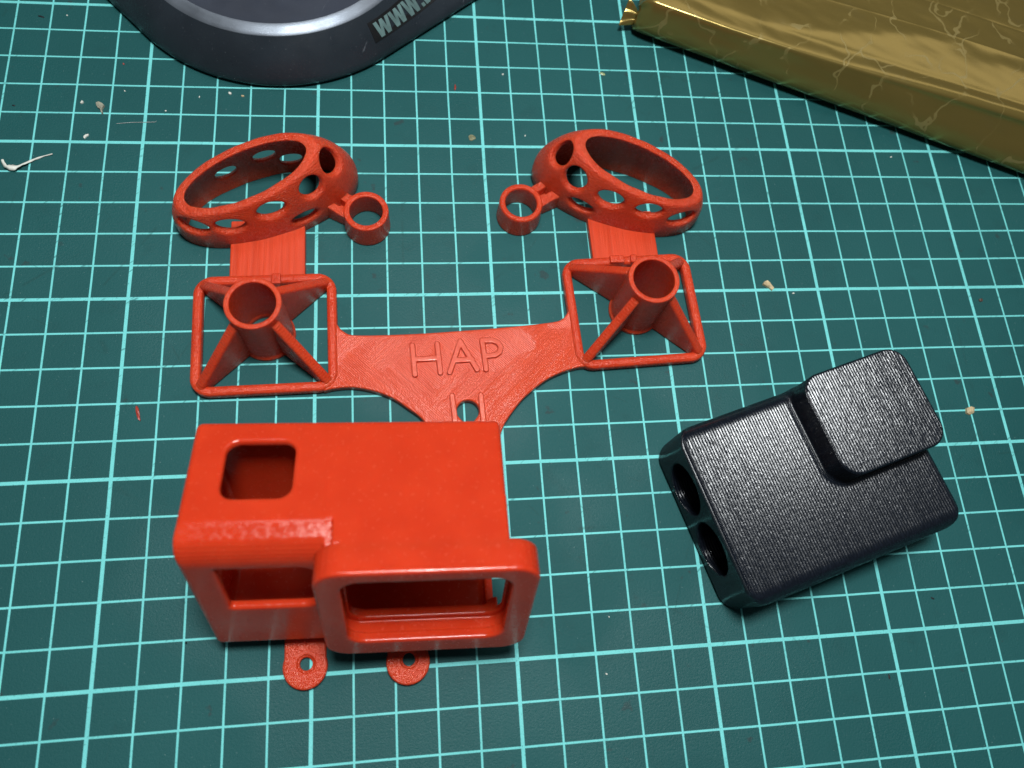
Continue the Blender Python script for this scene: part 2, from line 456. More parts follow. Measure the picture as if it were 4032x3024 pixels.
HX, HY = 9.08, -8.58
def plate_sdf(x, y, z):
    d = polygon2(x, y, plate_pts)
    d = np.minimum(d, rr2(x, y, 8.18, 9.86, -10.75, -9.0, .5))
    hole = np.hypot(x-HX, (y-HY)) - .30
    hole = smin(hole, rr2(x, y, HX-.12, HX+.12, -9.5, HY, .1), .12)
    d = smax(d, -hole, .04)
    for f in FR:      # stay clear of the inside of the square frames
        ca, sa = math.cos(f['a']), math.sin(f['a'])
        u = (x-f['c'][0])*ca+(y-f['c'][1])*sa; v = -(x-f['c'][0])*sa+(y-f['c'][1])*ca
        d = np.maximum(d, -rr2(u, v, -f['hx']+.2, f['hx']-.2, -f['hy']+.2, f['hy']-.2, .42))
    return ext(d, z, ZB, .265, .05)
sdf_part('plate', plate_sdf, (5.0, -11, -.1), (12.8, -5.0, .4), .035, M_plate, br, BO)

def letter(strokes, r=.078):
    segs = []
    for s in strokes:
        q = [at('L', x, y, .3)[:2] for x, y in s]
        segs += [(q[i], q[i+1]) for i in range(len(q)-1)]
    pts = np.array([p for s in segs for p in s]); lo = pts.min(0)-.15; hi = pts.max(0)+.15
    def fn(x, y, z):
        d = None
        for a, b in segs:
            e = capsule2(x, y, a, b, r); d = e if d is None else np.minimum(d, e)
        return ext(d, z, .2, .345, .03)
    return sdf_part('letter', fn, (lo[0], lo[1], .15), (hi[0], hi[1], .4), .02, M_raised, br, BO)
letter([[(270, 410), (310, 830)], [(632, 385), (678, 800)], [(290, 612), (655, 590)]])
letter([[(815, 795), (965, 350), (1212, 755)], [(880, 628), (1135, 608)]])
bowl = [(1283, 335), (1440, 335), (1515, 365), (1553, 430), (1540, 500), (1480, 545), (1330, 562)]
letter([[(1283, 335), (1343, 755)], bowl])
letter([[(850, 1140), (892, 1490), (900, 1560)], [(1265, 1130), (1302, 1490), (1310, 1560)]])

def frame_space(f):
    ca, sa = math.cos(f['a']), math.sin(f['a']); cx, cy = f['c']
    return lambda x, y: ((x-cx)*ca+(y-cy)*sa, -(x-cx)*sa+(y-cy)*ca)
TUBE_C = [(3.73, -6.17), (14.11, -5.63)]
TUBE_H = 2.16
for side, f in enumerate(FR):
    S_ = frame_space(f); hx, hy = f['hx'], f['hy']
    def frame_sdf(x, y, z):
        u, v = S_(x, y)
        d = np.abs(rr2(u, v, -hx+.135, hx-.135, -hy+.135, hy-.135, .40)) - .135
        return ext(d, z, ZB, .315, .10)
    cx, cy = f['c']
    sdf_part('square_frame', frame_sdf, (cx-2.2, cy-2.05, -.1), (cx+2.2, cy+2.05, .45), .035, M_tube, br, BO)
    tx, ty = TUBE_C[side]
    def tube_sdf(x, y, z):
        r = np.hypot(x-tx, y-ty)
        wall = np.abs(r-.635) - .068
        foot = np.maximum(np.abs(r-.655)-.07, z-.08)
        return smin(ext(wall, z, ZB, TUBE_H, .035), foot, .15)
    tube = sdf_part('antenna_tube', tube_sdf, (tx-.95, ty-.95, -.1), (tx+.95, ty+.95, 2.3), .03, M_tube, br, BO)
    for sx, sy in ((-1, -1), (1, -1), (1, 1), (-1, 1)):
        ca, sa = math.cos(f['a']), math.sin(f['a'])
        lx, ly = sx*(hx-.22), sy*(hy-.22)
        px, py = cx+lx*ca-ly*sa, cy+lx*sa+ly*ca
        dx, dy = px-tx, py-ty; L = math.hypot(dx, dy); ex, ey = dx/L, dy/L
        def rib_sdf(x, y, z):
            r = (x-tx)*ex+(y-ty)*ey; s_ = -(x-tx)*ey+(y-ty)*ex
            slope = (z-.30)*(L-.60) + (r-L)*(1.98-.30)
            slope = slope/math.hypot(L-.60, 1.68)
            d = np.maximum(np.maximum(slope, .60-r), np.maximum(r-L, ZB-z))
            return smax(d, np.abs(s_)-.135, .09)
        lo = (min(tx, px)-.3, min(ty, py)-.3, -.1); hi = (max(tx, px)+.3, max(ty, py)+.3, 2.15)
        sdf_part('rib', rib_sdf, lo, hi, .035, M_tube, tube, BO)

# necks
for (x0, x1, y0, y1, a) in ((2.68, 4.72, -4.62, -2.75, .012), (12.99, 15.00, -4.12, -2.45, .02)):
    cx, cy = (x0+x1)/2, (y0+y1)/2
    def neck_sdf(x, y, z):
        u = (x-cx)*math.cos(a)+(y-cy)*math.sin(a); v = -(x-cx)*math.sin(a)+(y-cy)*math.cos(a)
        return ext(rr2(u, v, x0-cx, x1-cx, y0-cy, y1-cy, .04), z, ZB, .27, .03)
    sdf_part('neck', neck_sdf, (x0-.2, y0-.2, -.1), (x1+.2, y1+.2, .4), .04, M_neck, br, BO)
# short stubs moulded on the top bars beside each tube
for (c_, x, y, sx, sy) in (('C', 855, 215, .13, .16), ('D', 1530, 130, .22, .12), ('D', 1650, 125, .10, .13)):
    q = at(c_, x, y, .36)
    def stub_sdf(x_, y_, z_): return rbox(x_, y_, z_, (q[0]-sx, q[0]+sx, q[1]-sy, q[1]+sy, .1, .40), .04)
    sdf_part('stub', stub_sdf, (q[0]-sx-.1, q[1]-sy-.1, 0), (q[0]+sx+.1, q[1]+sy+.1, .5), .03, M_tube, br, BO)

# oval cages
def cage(cx, cy, ang, mirror, holes, crop):
    ca, sa = math.cos(ang), math.sin(ang)
    A_, B_, C_, ZC = 2.64, 1.18, 2.28, .40
    TH = .235
    def loc(x, y):
        u = ((x-cx)*ca+(y-cy)*sa)*mirror; v = -(x-cx)*sa+(y-cy)*ca
        return u, v
    def ell(u, v, z, a, b, c):
        k = np.sqrt((u/a)**2+(v/b)**2+((z-ZC)/c)**2)
        g = np.sqrt((u/a**2)**2+(v/b**2)**2+((z-ZC)/c**2)**2)
        return k*(k-1)/np.maximum(g, 1e-5)
    # hole places: pixel rays cut with the outer shell, then walked to its far side for the back holes
    H_ = []
    for (px, py, far, w, hgt) in holes:
        w *= 1.08; hgt *= 1.22
        d = ray(crop, px, py)
        o = CAM
        t_ = np.linspace(15, 32, 6000)
        P = o[None]+t_[:, None]*d[None]
        u, v = loc(P[:, 0], P[:, 1])
        e = ell(u, v, P[:, 2], A_, B_, C_)
        ins = np.where(e < 0)[0]
        if len(ins) == 0: continue
        k = ins[-1] if far else ins[0]
        p = P[k]; u, v, z = u[k], v[k], max(p[2], .35)
        n = np.array([u/A_**2, v/B_**2, .55*(z-ZC)/C_**2]); n /= np.linalg.norm(n)
        if far:
            du, dv = (d[0]*ca+d[1]*sa)*mirror, -d[0]*sa+d[1]*ca
            n = n + .9*np.array([du, dv, d[2]]); n /= np.linalg.norm(n)
        t1 = np.cross((0, 0, 1.), n); t1 /= np.linalg.norm(t1); t2 = np.cross(n, t1)
        H_.append((np.array([u, v, z]), n, t1, t2, w, hgt))
    def fn(x, y, z):
        u, v = loc(x, y)
        d = smax(ell(u, v, z, A_, B_, C_), -ell(u, v, z, A_-TH, B_-TH, C_-TH), .06)
        cut = (z-(1.87+.21*u))/math.hypot(1, .21)
        d = smax(d, cut, .07)
        d = smax(d, ZB-z, .03)
        for p, n, t1, t2, w, hgt in H_:
            qx, qy, qz = u-p[0], v-p[1], z-p[2]
            a = (qx*t1[0]+qy*t1[1]+qz*t1[2])/w; b = (qx*t2[0]+qy*t2[1]+qz*t2[2])/hgt
            dp = qx*n[0]+qy*n[1]+qz*n[2]
            flare = 1+.7*np.clip(dp+.14, -.05, .4)
            c = (np.hypot(a/flare, b/flare)-1)*min(w, hgt)
            c = np.maximum(c, -.7-dp)
            d = smax(d, -c, .09)
        # uneven printed skin
        d = d + .006*np.sin(u*5+2*np.sin(v*4))*np.sin(z*6+u*2)
        return d
    return sdf_part('oval_cage', fn, (cx-2.9, cy-2.1, -.1), (cx+2.9, cy+2.1, 2.6), .036, M_red, br, BO)
cage(3.70, -2.08, math.radians(20), 1, [(345, 985, 0, .40, .20), (680, 985, 0, .36, .21), (1040, 845, 0, .36, .22), (1390, 640, 0, .30, .27),
     (1340, 900, 0, .34, .17), (1560, 410, 0, .30, .30), (620, 470, 1, .30, .17), (960, 320, 1, .30, .17), (1200, 350, 1, .30, .17)], 'A')
cage(13.92, -1.80, math.radians(-19), -1, [(1740, 915, 0, .40, .20), (1450, 850, 0, .36, .20), (1110, 750, 0, .36, .23), (800, 570, 0, .32, .32),
     (850, 800, 0, .33, .17), (680, 340, 0, .28, .32)], 'B')

# small rings on the inner ends, each on a short slotted arm
for (rx, ry, rh, p, q) in ((6.46, -2.78, .86, (6.15, -2.55), (5.25, -2.05)), (10.91, -2.48, .82, (11.2, -2.2), (12.15, -1.75))):
    def ring_sdf(x, y, z):
        r = np.hypot(x-rx, y-ry)
        return ext(np.abs(r-.545-.03*(.8-z))-.085, z, ZB, rh, .05)
    rg = sdf_part('ring', ring_sdf, (rx-.8, ry-.8, -.1), (rx+.8, ry+.8, 1.0), .028, M_tube, br, BO)
    dx, dy = q[0]-p[0], q[1]-p[1]; L = math.hypot(dx, dy); ex, ey = dx/L, dy/L
    def arm_sdf(x, y, z):
        s_ = (x-p[0])*ex+(y-p[1])*ey; w = -(x-p[0])*ey+(y-p[1])*ex
        d = rr2(s_, w, .06, L, -.36, .36, .05)
        d = ext(d, z, ZB, .62, .05)
        d = np.maximum(d, z-(.42+.30*s_))
        slot = ext(rr2(s_, w, .28, .75, -.07, .12, .05), z, .25, 1.5, .02)
        ring_in = np.hypot(x-rx, y-ry)-.56
        return np.maximum(smax(d, -slot, .05), -ring_in)
    lo = (min(p[0], q[0])-.5, min(p[1], q[1])-.5, -.1); hi = (max(p[0], q[0])+.5, max(p[1], q[1])+.5, .9)
    sdf_part('arm', arm_sdf, lo, hi, .032, M_red, rg, BO)

# ------------------------------------------------------------------ red action-camera case
QX, QY, QZ, YAW, TILT, CW, CDp, CH, RF = 2.953, -14.167, 0.80, -0.026, 0.361, 6.428, 3.038, 4.557, 0.66
cyw, syw, ct, st = math.cos(YAW), math.sin(YAW), math.cos(TILT), math.sin(TILT)
CO = (6.2, -12.9, 0)
case = thing('camera_case', 'glossy red tilted action camera case with square lens opening and two screw tabs', 'camera case', CO)
def case_sdf(u, v, w):
    body = rbox(u, v, w, (0, CW, 0, CDp, 0, CH), .15)
    # big rounded front-top edge left of the lens block: a flat facet, then an elliptical round;
    # it stops at a steep chamfered wall beside the block
    eu = (RF-v)/RF; ew = (w-3.78)/(CH-3.78)
    q = np.where((v < RF) & (w > 3.78), (np.sqrt(np.maximum(eu, 0)**2+np.maximum(ew, 0)**2)-1)*.68, np.maximum(-v, w-CH))
    fac = (w-CH)*math.cos(.355)-(v-RF)*math.sin(.355)
    body = smax(body, smin(q, 2.80-u, .07), .03)
    body = smax(body, np.minimum(fac, 2.97-u), .02)
    blk = ext(rr2(u, w, 2.60, 7.02, .52, CH, .55), v, -.57, .12, .07)
    fill = rbox(u, v, w, (3.06, CW, -.57, 1.2, 2.0, CH), .10)
    d = np.minimum(np.minimum(body, fill), blk)
    cav = rbox(u, v, w, (.22, CW-.20, .22, CDp-.22, .24, CH-.22), .15)
    d = smax(d, -cav, .06)
    lens = ext(rr2(u, w, 3.12, 6.48, 1.22, 4.15, .40), v, -1.2, .6, .02)
    d = smax(d, -lens, .07)
    groove = ext(rr2(u, w, 2.98, 6.60, 1.08, 4.28, .40), v, -.33, -.02, .02)
    d = smax(d, -groove, .04)
    win = ext(rr2(u, w, .66, 2.64, 1.93, 3.72, (.07, .45)), v, -.04, .7, .0)
    d = smax(d, -win, .10)
    btn = ext(rr2(u, v, .72, 2.10, 1.16, 2.50, .27), w, 4.0, 5.2, .0)
    d = smax(d, -btn, .11)
    rw = ext(rr2(v, w, .34, 2.55, .45, 4.0, .35), u, 6.0, 6.46, .0)
    d = smax(d, -rw, .06)
    lw = ext(rr2(v, w, .75, 2.3, 1.3, 3.6, .3), u, -.5, .5, .0)
    d = smax(d, -lw, .06)
    z = QZ + w*ct - v*st
    d = np.maximum(d, ZB-z)
    return d
parts = sdf_part('case', case_sdf, (-.2, -.75, -.15), (7.25, 3.2, 4.75), .042, M_case, case,
                 split=(lambda c: np.where((c[:, 1] < 0.03) & (c[:, 0] > 2.62), 1, 0), ['shell', 'lens_bezel']))
mw = Matrix(((cyw, -syw*ct, -syw*st, (QX-CO[0])*CM), (syw, cyw*ct, cyw*st, (QY-CO[1])*CM), (0, -st, ct, (QZ-CO[2])*CM), (0, 0, 0, 1)))
for o in parts: o.matrix_local = mw
# foot under the tilted shell and the two screw tabs lying on the mat
def foot_sdf(x, y, z):
    dx, dy = x-QX, y-QY
    u = dx*cyw+dy*syw; b = -dx*syw+dy*cyw
    w = b*st + (z-QZ)*ct                       # height along the shell's front face
    d = rr2(u, b, 1.15, 5.35, .55, 2.9, .12)
    return np.maximum(ext(d, z, ZB, 1.6, .0), w-.15)
sdf_part('foot', foot_sdf, (3.8, -14.1, -.1), (8.7, -10.8, 1.3), .05, M_case, case, CO)
for (tx, ty, ln_) in ((4.87, -14.80, 2.0), (7.31, -14.87, 2.0)):
    def tab_sdf(x, y, z):
        d = np.minimum(np.hypot(x-tx, y-ty)-.525, rr2(x, y, tx-.49, tx+.49, ty, ty+ln_, .02))
        d = smax(d, -(np.hypot(x-tx-.02, (y-ty-.06))-.15), .05)
        d = ext(d, z, ZB, .20, .04)
        cs = np.maximum(np.hypot(x-tx-.02, y-ty-.06)-.20, .17-z)
        return smax(d, -cs, .04)
    sdf_part('screw_tab', tab_sdf, (tx-.7, ty-.7, -.1), (tx+.7, ty+ln_+.1, .35), .028, M_tube, case, CO)

# ------------------------------------------------------------------ black camera dummy
AB = math.radians(17)
DO = np.array([math.cos(AB)*13.8-math.sin(AB)*(-15.85), math.sin(AB)*13.8+math.cos(AB)*(-15.85), 0.0])
dummy = thing('camera_dummy', 'black ribbed printed camera dummy with raised square pad and two round holes', 'camera dummy', DO)
dummy.rotation_euler = (0, 0, AB)
a0, a1, b0, b1 = 10.66-13.8, 16.95-13.8, -18.22+15.85, -13.48+15.85
def dummy_sdf(a, b, z):
    d2 = rr2(a, b, a0, a1, b0, b1, .55)
    body = ext(d2, z, ZB, 2.02, .16)
    # larger round on the two long top edges
    q = rr2(b, z, b0, b1, -2.0, 2.02, .42)
    body = smax(body, q, .05)
    pad = ext(rr2(a, b, a0+3.24, a1+.02, b0+2.02, b1-.0, .52), z, 1.2, 2.87, .05)
    d = smin(body, pad, .14)
    for hb in (-14.91+15.85, -16.54+15.85):
        cyl = np.maximum(np.hypot(b-hb, z-1.03)-.70, a-(a0+4.2))
        d = smax(d, -cyl, .05)
    return d
sdf_part('dummy', dummy_sdf, (a0-.15, b0-.15, -.12), (a1+.2, b1+.15, 3.0), .04, M_black, dummy,
         split=(lambda c: np.where((c[:, 2] > 2.10) | ((c[:, 0] > a1-.02) & (c[:, 2] > 2.03) & (c[:, 1] > b0+2.2)), 1, 0), ['body', 'lens_block']))

# ------------------------------------------------------------------ dark stand base with printed web address
SO = (3.75, 7.2, 0)
stand = thing('stand_base', 'dark grey appliance base with round top disc, bright rim and WWW lettering', 'stand base', SO)
e1 = np.array([math.cos(math.radians(39)), math.sin(math.radians(39))]); e2 = np.array([math.cos(math.radians(132)), math.sin(math.radians(132))])
c0 = np.array([3.75, 7.2])
def outline(th, r):
    n = np.array([math.cos(th), math.sin(th)])
    return c0 + r*n + (4.5 if n@e1 > 0 else 0)*e1*min(1, max(0, (n@e1)*60)) + (4.5 if n@e2 > 0 else 0)*e2*min(1, max(0, (n@e2)*60))
NTH = 360
THS = [2*math.pi*i/NTH for i in range(NTH)]
# refine the angles where the straight sides run
base_n1 = math.atan2(-e1[0], e1[1]); 
def ring_pts(kind, r, z, n=NTH):
    if kind == 'o':
        ths = []
        P = [outline(t_, r) for t_ in THS]
        # resample evenly in length so that the straight sides get points too
        P = np.array(P); L = np.r_[0, np.cumsum(np.linalg.norm(np.roll(P, -1, 0)-P, axis=1))]
        Pc = np.vstack([P, P[:1]]); s = np.linspace(0, L[-1], n, endpoint=False)
        P = np.stack([np.interp(s, L, Pc[:, 0]), np.interp(s, L, Pc[:, 1])], 1)
        return np.c_[P, np.full(n, z)]
    return None
OUT = ring_pts('o', 5.22, 0)
DIR = OUT[:, :2]-c0; DIR = DIR/np.linalg.norm(DIR, axis=1, keepdims=True)
def circ(r, z): return np.c_[c0+DIR*r, np.full(len(DIR), z)]
def scaled(off, z):
    P = OUT[:, :2]
    T = np.roll(P, -1, 0)-np.roll(P, 1, 0); Nn = np.c_[T[:, 1], -T[:, 0]]; Nn = Nn/np.linalg.norm(Nn, axis=1, keepdims=True)
    return np.c_[P+Nn*off, np.full(len(P), z)]
def wall(i, t_):
    """point of the sloping wall: i along the outline, t_ 0 at the foot, 1 at the rim"""
    lo_ = scaled(0, .22); hi_ = circ(4.42, 1.32)
    i0 = int(math.floor(i)) % NTH; fr = i-math.floor(i); i1 = (i0+1) % NTH
    a = lo_[i0]*(1-fr)+lo_[i1]*fr; b = hi_[i0]*(1-fr)+hi_[i1]*fr
    bulge = .06*math.sin(math.pi*t_)
    p = a*(1-t_)+b*t_
    d = np.array([DIR[i0][0], DIR[i0][1], .7]); d /= np.linalg.norm(d)
    return p+d*bulge, d
def loft(name, rings, mat, cap=False):
    V = np.concatenate(rings); n = NTH; F = []
    for k in range(len(rings)-1):
        for i in range(n):
            j = (i+1) % n; F.append((k*n+i, k*n+j, (k+1)*n+j, (k+1)*n+i))
    if cap:
        V = np.vstack([V, [np.r_[c0, rings[-1][0][2]-.03]]]); c = len(V)-1; k = len(rings)-1
        for i in range(n): F.append((k*n+i, k*n+(i+1) % n, c))
    return poly(name, V, F, mat, stand, True, SO)
WALLR = [np.array([wall(i, k/8)[0] for i in range(NTH)]) for k in range(9)]
loft('wall', [scaled(-.16, ZB), scaled(-.15, .06), scaled(-.03, .10), scaled(-.005, .16)] + WALLR, M_stand_wall)
loft('rim', [circ(4.42, 1.32), circ(4.405, 1.338), circ(4.30, 1.385), circ(4.20, 1.43), circ(4.12, 1.466), circ(4.08, 1.47)], M_stand_rim)
loft('top_disc', [circ(4.08, 1.47), circ(4.04, 1.468), circ(3.9, 1.465), circ(3.4, 1.455), circ(2.5, 1.45), circ(1.2, 1.45)], M_stand_top, True)
# label plate and letters follow the sloping wall
def wall_hit(c, x, y):
    d = ray(c, x, y); best = None
    lo_i, hi_i = WIDX
    for i in np.linspace(lo_i, hi_i, 90):
        for t_ in np.linspace(0, 1, 41):
            p, n = wall(i, t_); q = p-CAM; e = np.linalg.norm(q-(q@d)*d)
            if best is None or e < best[0]: best = (e, i, t_)
    return best
# indices of the right-hand side of the outline
ang = np.unwrap(np.arctan2(DIR[:, 1], DIR[:, 0]))
cand = [i for i in range(NTH) if DIR[i, 1] < .1 and DIR[i, 0] > .1]
WIDX = (min(cand), max(cand))
if WIDX[1]-WIDX[0] > 200:
    cand = [i if i > 180 else i+NTH for i in cand]; WIDX = (min(cand), max(cand))
pl = wall_hit('N', 215, 400); pb = wall_hit('N', 320, 760); pr = wall_hit('N', 860, 10); pr2 = wall_hit('N', 1500, 5)
S0 = (pl[1]+pb[1])/2
T0, T1 = pb[2], pl[2]
S_CM = (pr2[1]-S0)
def patch(name, poly_st, mat, off, parent):
    """flat polygon in (s,t) laid on the wall, cut fine enough to follow it"""
    P = np.array(poly_st, float)
    V = []; F = []
    n = 14
    # outline refined
    pts = []
    for k in range(len(P)):
        a, b = P[k], P[(k+1) % len(P)]
        for j in range(n): pts.append(a+(b-a)*j/n)
    import bmesh
    bm = bmesh.new()
    vs_ = []
    for s_, t_ in pts:
        p, nn = wall(s_, t_); vs_.append(bm.verts.new(((p+nn*off)-np.array(SO))*CM))
    f = bm.faces.new(vs_)
    bmesh.ops.triangulate(bm, faces=[f])
    ex = bmesh.ops.extrude_face_region(bm, geom=list(bm.faces))
    dn = -np.mean([wall(s_, t_)[1] for s_, t_ in pts], 0)*.02*CM
    for v in [g for g in ex['geom'] if isinstance(g, bmesh.types.BMVert)]: v.co += Vector(dn)
    bmesh.ops.recalc_face_normals(bm, faces=list(bm.faces))
    me = bpy.data.meshes.new(name); bm.to_mesh(me); bm.free()
    return link_mesh(name, me, mat, parent)
LEN = S_CM*2.4
lab = patch('label', [(S0, T0), (S0+LEN, T0), (S0+LEN, T1), (S0, T1)], M_label, .012, stand)
def glyph(pts, s, w, h0, h1):
    patch('letter', [(s+x*w, h0+y*(h1-h0)) for x, y in pts], M_letter, .026, lab)
Wp = [(0, 1), (.22, 1), (.30, .42), (.40, 1), (.60, 1), (.70, .42), (.78, 1), (1, 1), (.84, 0), (.60, 0), (.50, .55), (.40, 0), (.16, 0)]
w1 = wall_hit('N', 280, 430)[1]; w1e = wall_hit('N', 545, 265)[1]; w2 = wall_hit('N', 550, 245)[1]; w3 = wall_hit('N', 820, 80)[1]
dt = T1-T0
g0, g1 = T0+.10*dt, T1-.13*dt
ww = w2-w1
for k in range(3): glyph(Wp, w1+k*ww, ww*.97, g0, g1)
s_ = w1+3*ww
glyph([(0, 0), (1, 0), (1, .2), (0, .2)], s_+.05*ww, ww*.20, g0, g1)
s_ += .34*ww
glyph([(0, 0), (.36, 0), (.36, .40), (.64, .40), (.64, 0), (1, 0), (1, 1), (.64, 1), (.64, .62), (.36, .62), (.36, 1), (0, 1)], s_, ww*.72, g0, g1)
s_ += .78*ww
ou = [(.5+.5*math.cos(a), .5+.5*math.sin(a)) for a in np.linspace(-math.pi/2, 1.5*math.pi, 25)]
inn = [(.5+.17*math.cos(a), .5+.30*math.sin(a)) for a in np.linspace(1.5*math.pi, -math.pi/2, 25)]
glyph(ou[:-1]+[(.502, 0), (.502, .2)]+inn[1:-1]+[(.498, .2), (.498, 0)], s_, ww*.66, g0, g1)

# ------------------------------------------------------------------ gold foil packet
FA = math.radians(-23.4)
fe = np.array([math.cos(FA), math.sin(FA)]); fn_ = np.array([-math.sin(FA), math.cos(FA)])
f0 = np.array([15.05, 4.36])
FO = (*(f0+fe*9+fn_*5), 0)
pack = thing('foil_packet', 'flat packet wrapped in creased gold foil with pale veined print', 'packet', FO)
LEN_F, DEP = 21.0, 13.0
rnd = random.Random(4)
ph = [(rnd.uniform(.2, .55), rnd.uniform(-.5, .5), rnd.uniform(0, 6.28), rnd.uniform(.5, 1)) for _ in range(9)]
def und(s, n):
    return sum(a*math.sin(s*k+n*l*2.2+p) for k, l, p, a in ph)/9
def sst(a, b, x):
    t_ = min(1, max(0, (x-a)/(b-a))); return t_*t_*(3-2*t_)
def prof(s):
    """cross-section from the bottom front edge over the top to the back, at length s"""
    hgt = 1.52+.35*sst(2, 16, s)
    bead = sst(6, 13, s)                      # rolled fold of slack foil along the front edge
    low = .10*math.sin(s*.9+.5)+.05*math.sin(s*2.3)
    lean = .05+.50*sst(1, 16, s)              # the side leans back more towards the far end
    P = []
    for n, z in ((2.4, ZB), (.80, .0), (.42, .06), (.16, .20), (.03, .38), (-.01, .55), (.0, .72), (.03, .90), (.08, 1.10), (.12, 1.28)):
        P.append((n+lean*max(0, z-.2)/1.3, z*hgt/1.52+(low*.25 if z > .3 else 0)))
    c_ = .14+lean
    top_ = -.07+.20*sst(3.5, 10, s)
    P.append((c_, hgt*.93)); P.append((c_+.03-.05*bead, hgt*.985)); P.append((c_+.06-.04*bead, hgt+.02+.03*bead))
    P.append((c_+.14, hgt+.04+.10*bead)); P.append((c_+.28, hgt+.05+.11*bead)); P.append((c_+.44, hgt+.055+.02*bead))
    P.append((c_+.55, hgt+.06-.05*bead)); P.append((c_+.66, hgt+.07-.02*bead))
    for n in (.9, 1.15, 1.4, 1.65, 1.9, 2.15, 2.4):
        wd = (1.25+.18*math.sin(s*.9)+.10*math.sin(s*2.1+1))*sst(3.5, 10, s)+.02
        up = .17*wd*min(1.0, max(0.0, (n*.82-.60)/wd))
        P.append((c_+n*.82, hgt+.075-.03*bead+up+.05*und(s, n*2.2)))
    P.append((2.60+c_*.3, hgt+top_+.145)); P.append((2.62+c_*.3, hgt+top_+.160)); P.append((2.64+c_*.3, hgt+top_+.145))
    for n in (3.0, 3.3, 3.6): P.append((n+c_*.2, hgt+top_+.14+.06*und(s, n*2)))
    P.append((3.90, hgt+top_+.145)); P.append((3.92, hgt+top_+.13)); P.append((3.94, hgt+top_+.145))
    for n in (4.3, 5.0, 6.0, 7.5, 9.0, 11.0, 12.4): P.append((n, hgt+top_+.14+.08*und(s, n)))
    P += [(12.8, hgt*.9), (13.0, hgt*.5), (12.9, .1), (12.5, ZB)]
    return P
NS = 150
SS = [LEN_F*i/NS for i in range(NS+1)]
V = []; F = []
K = len(prof(1.0))
for s in SS:
    end = min(1.0, s/.55); e2_ = min(1.0, (LEN_F-s)/.55)
    sq = math.sqrt(max(0.0, 1-(1-min(end, e2_))**2))
    for n, z in prof(s):
        zz = z*(.42+.58*sq) if z > 0 else z
        nn = n+(1-sq)*(.25 if n < 1 else 0)
        pleat = (1-sst(0, 1.2, s))*.05*math.sin(n*9+z*14)
        x = f0+fe*(s+pleat)+fn_*nn
        V.append((x[0], x[1], zz+.02*und(s*2.1, n*1.7)*(1 if z > .3 else 0)))
for i in range(NS):
    for k in range(K-1):
        F.append((i*K+k, (i+1)*K+k, (i+1)*K+k+1, i*K+k+1))
F.append(tuple(range(K))); F.append(tuple(NS*K+k for k in reversed(range(K))))
F += [((i)*K+K-1, (i+1)*K+K-1, (i+1)*K, i*K) for i in range(NS)]
wr = poly('wrapper', V, F, M_foil, pack, True, FO)
sub = wr.modifiers.new('smooth', 'SUBSURF'); sub.levels = 1; sub.render_levels = 1
# pinched corner ear of the foil at the near left corner
ear = []
tip = at('H', 45, 140, .30); r1 = at('H', 105, -10, .95); r2 = at('H', 150, 60, .75); r3 = at('H', 135, 128, .35)
EV = []; EF = []
for i in range(9):
    a = i/8
    outp = np.array(r1)*(1-a)+np.array(tip)*a
    inp = np.array(r2)*(1-a)+np.array(r3)*a
    for j in range(9):
        b = j/8
        p = outp*(1-b)+inp*b
        EV.append((p[0], p[1], p[2]+.07*math.sin(a*15+b*3)*(1-a*.5)))
for i in range(8):
    for j in range(8): EF.append((i*9+j, i*9+j+1, (i+1)*9+j+1, (i+1)*9+j))
eo = poly('corner_fold', EV, EF, M_foil, pack, True, FO)
sd = eo.modifiers.new('thick', 'SOLIDIFY'); sd.thickness = .02*CM; sd.offset = 0
sb = eo.modifiers.new('smooth', 'SUBSURF'); sb.levels = 1; sb.render_levels = 1

# ------------------------------------------------------------------ litter on the mat
M_white = simple('white_shaving', (0.72, 0.72, 0.64), 0.6, bump=.3, bscale=12, var=.1)
M_cream = simple('cream_chip', (0.55, 0.42, 0.24), 0.6, bump=.3)
M_fluff = simple('grey_fluff', (0.30, 0.29, 0.22), 0.9, bump=.6)
M_olive = simple('olive_drop', (0.20, 0.20, 0.11), 0.35)
M_redbit = simple('red_scrap', (0.34, 0.035, 0.02), 0.4, bump=.4)
M_dark = simple('dark_speck', (0.012, 0.012, 0.014), 0.5)
M_hair = simple('pale_hair', (0.42, 0.46, 0.44), 0.5)

def blob(name, c, outline_px, h, mat, label, cat, group=None, seed=1):
    """small solid chip from its outline on the mat, domed and uneven"""
    r_ = random.Random(seed)
    P = np.array([at(c, x, y, h*.4)[:2] for x, y in outline_px]); n = len(P); ce = P.mean(0)
    V = [(p[0], p[1], ZB*.5) for p in P]
    V += [(*(ce+(p-ce)*.93), h*r_.uniform(.55, .9)) for p in P]
    V += [(*(ce+(p-ce)*.5), h*r_.uniform(.8, 1.1)) for p in P]
    V.append((*ce, h))
    F = [tuple(reversed(range(n)))]
    for k in range(2):
        for i in range(n): j = (i+1) % n; F.append((k*n+i, k*n+j, (k+1)*n+j, (k+1)*n+i))
    for i in range(n): F.append((2*n+i, 2*n+(i+1) % n, 3*n))
    if np.cross(P[1]-P[0], P[2]-P[1]) < 0: F = [tuple(reversed(f)) for f in F]
    o = poly(name, V, F, mat, None, False, (*ce, 0)); o.location = Vector((*ce, 0))*CM
    return tag(o, label, cat, group)
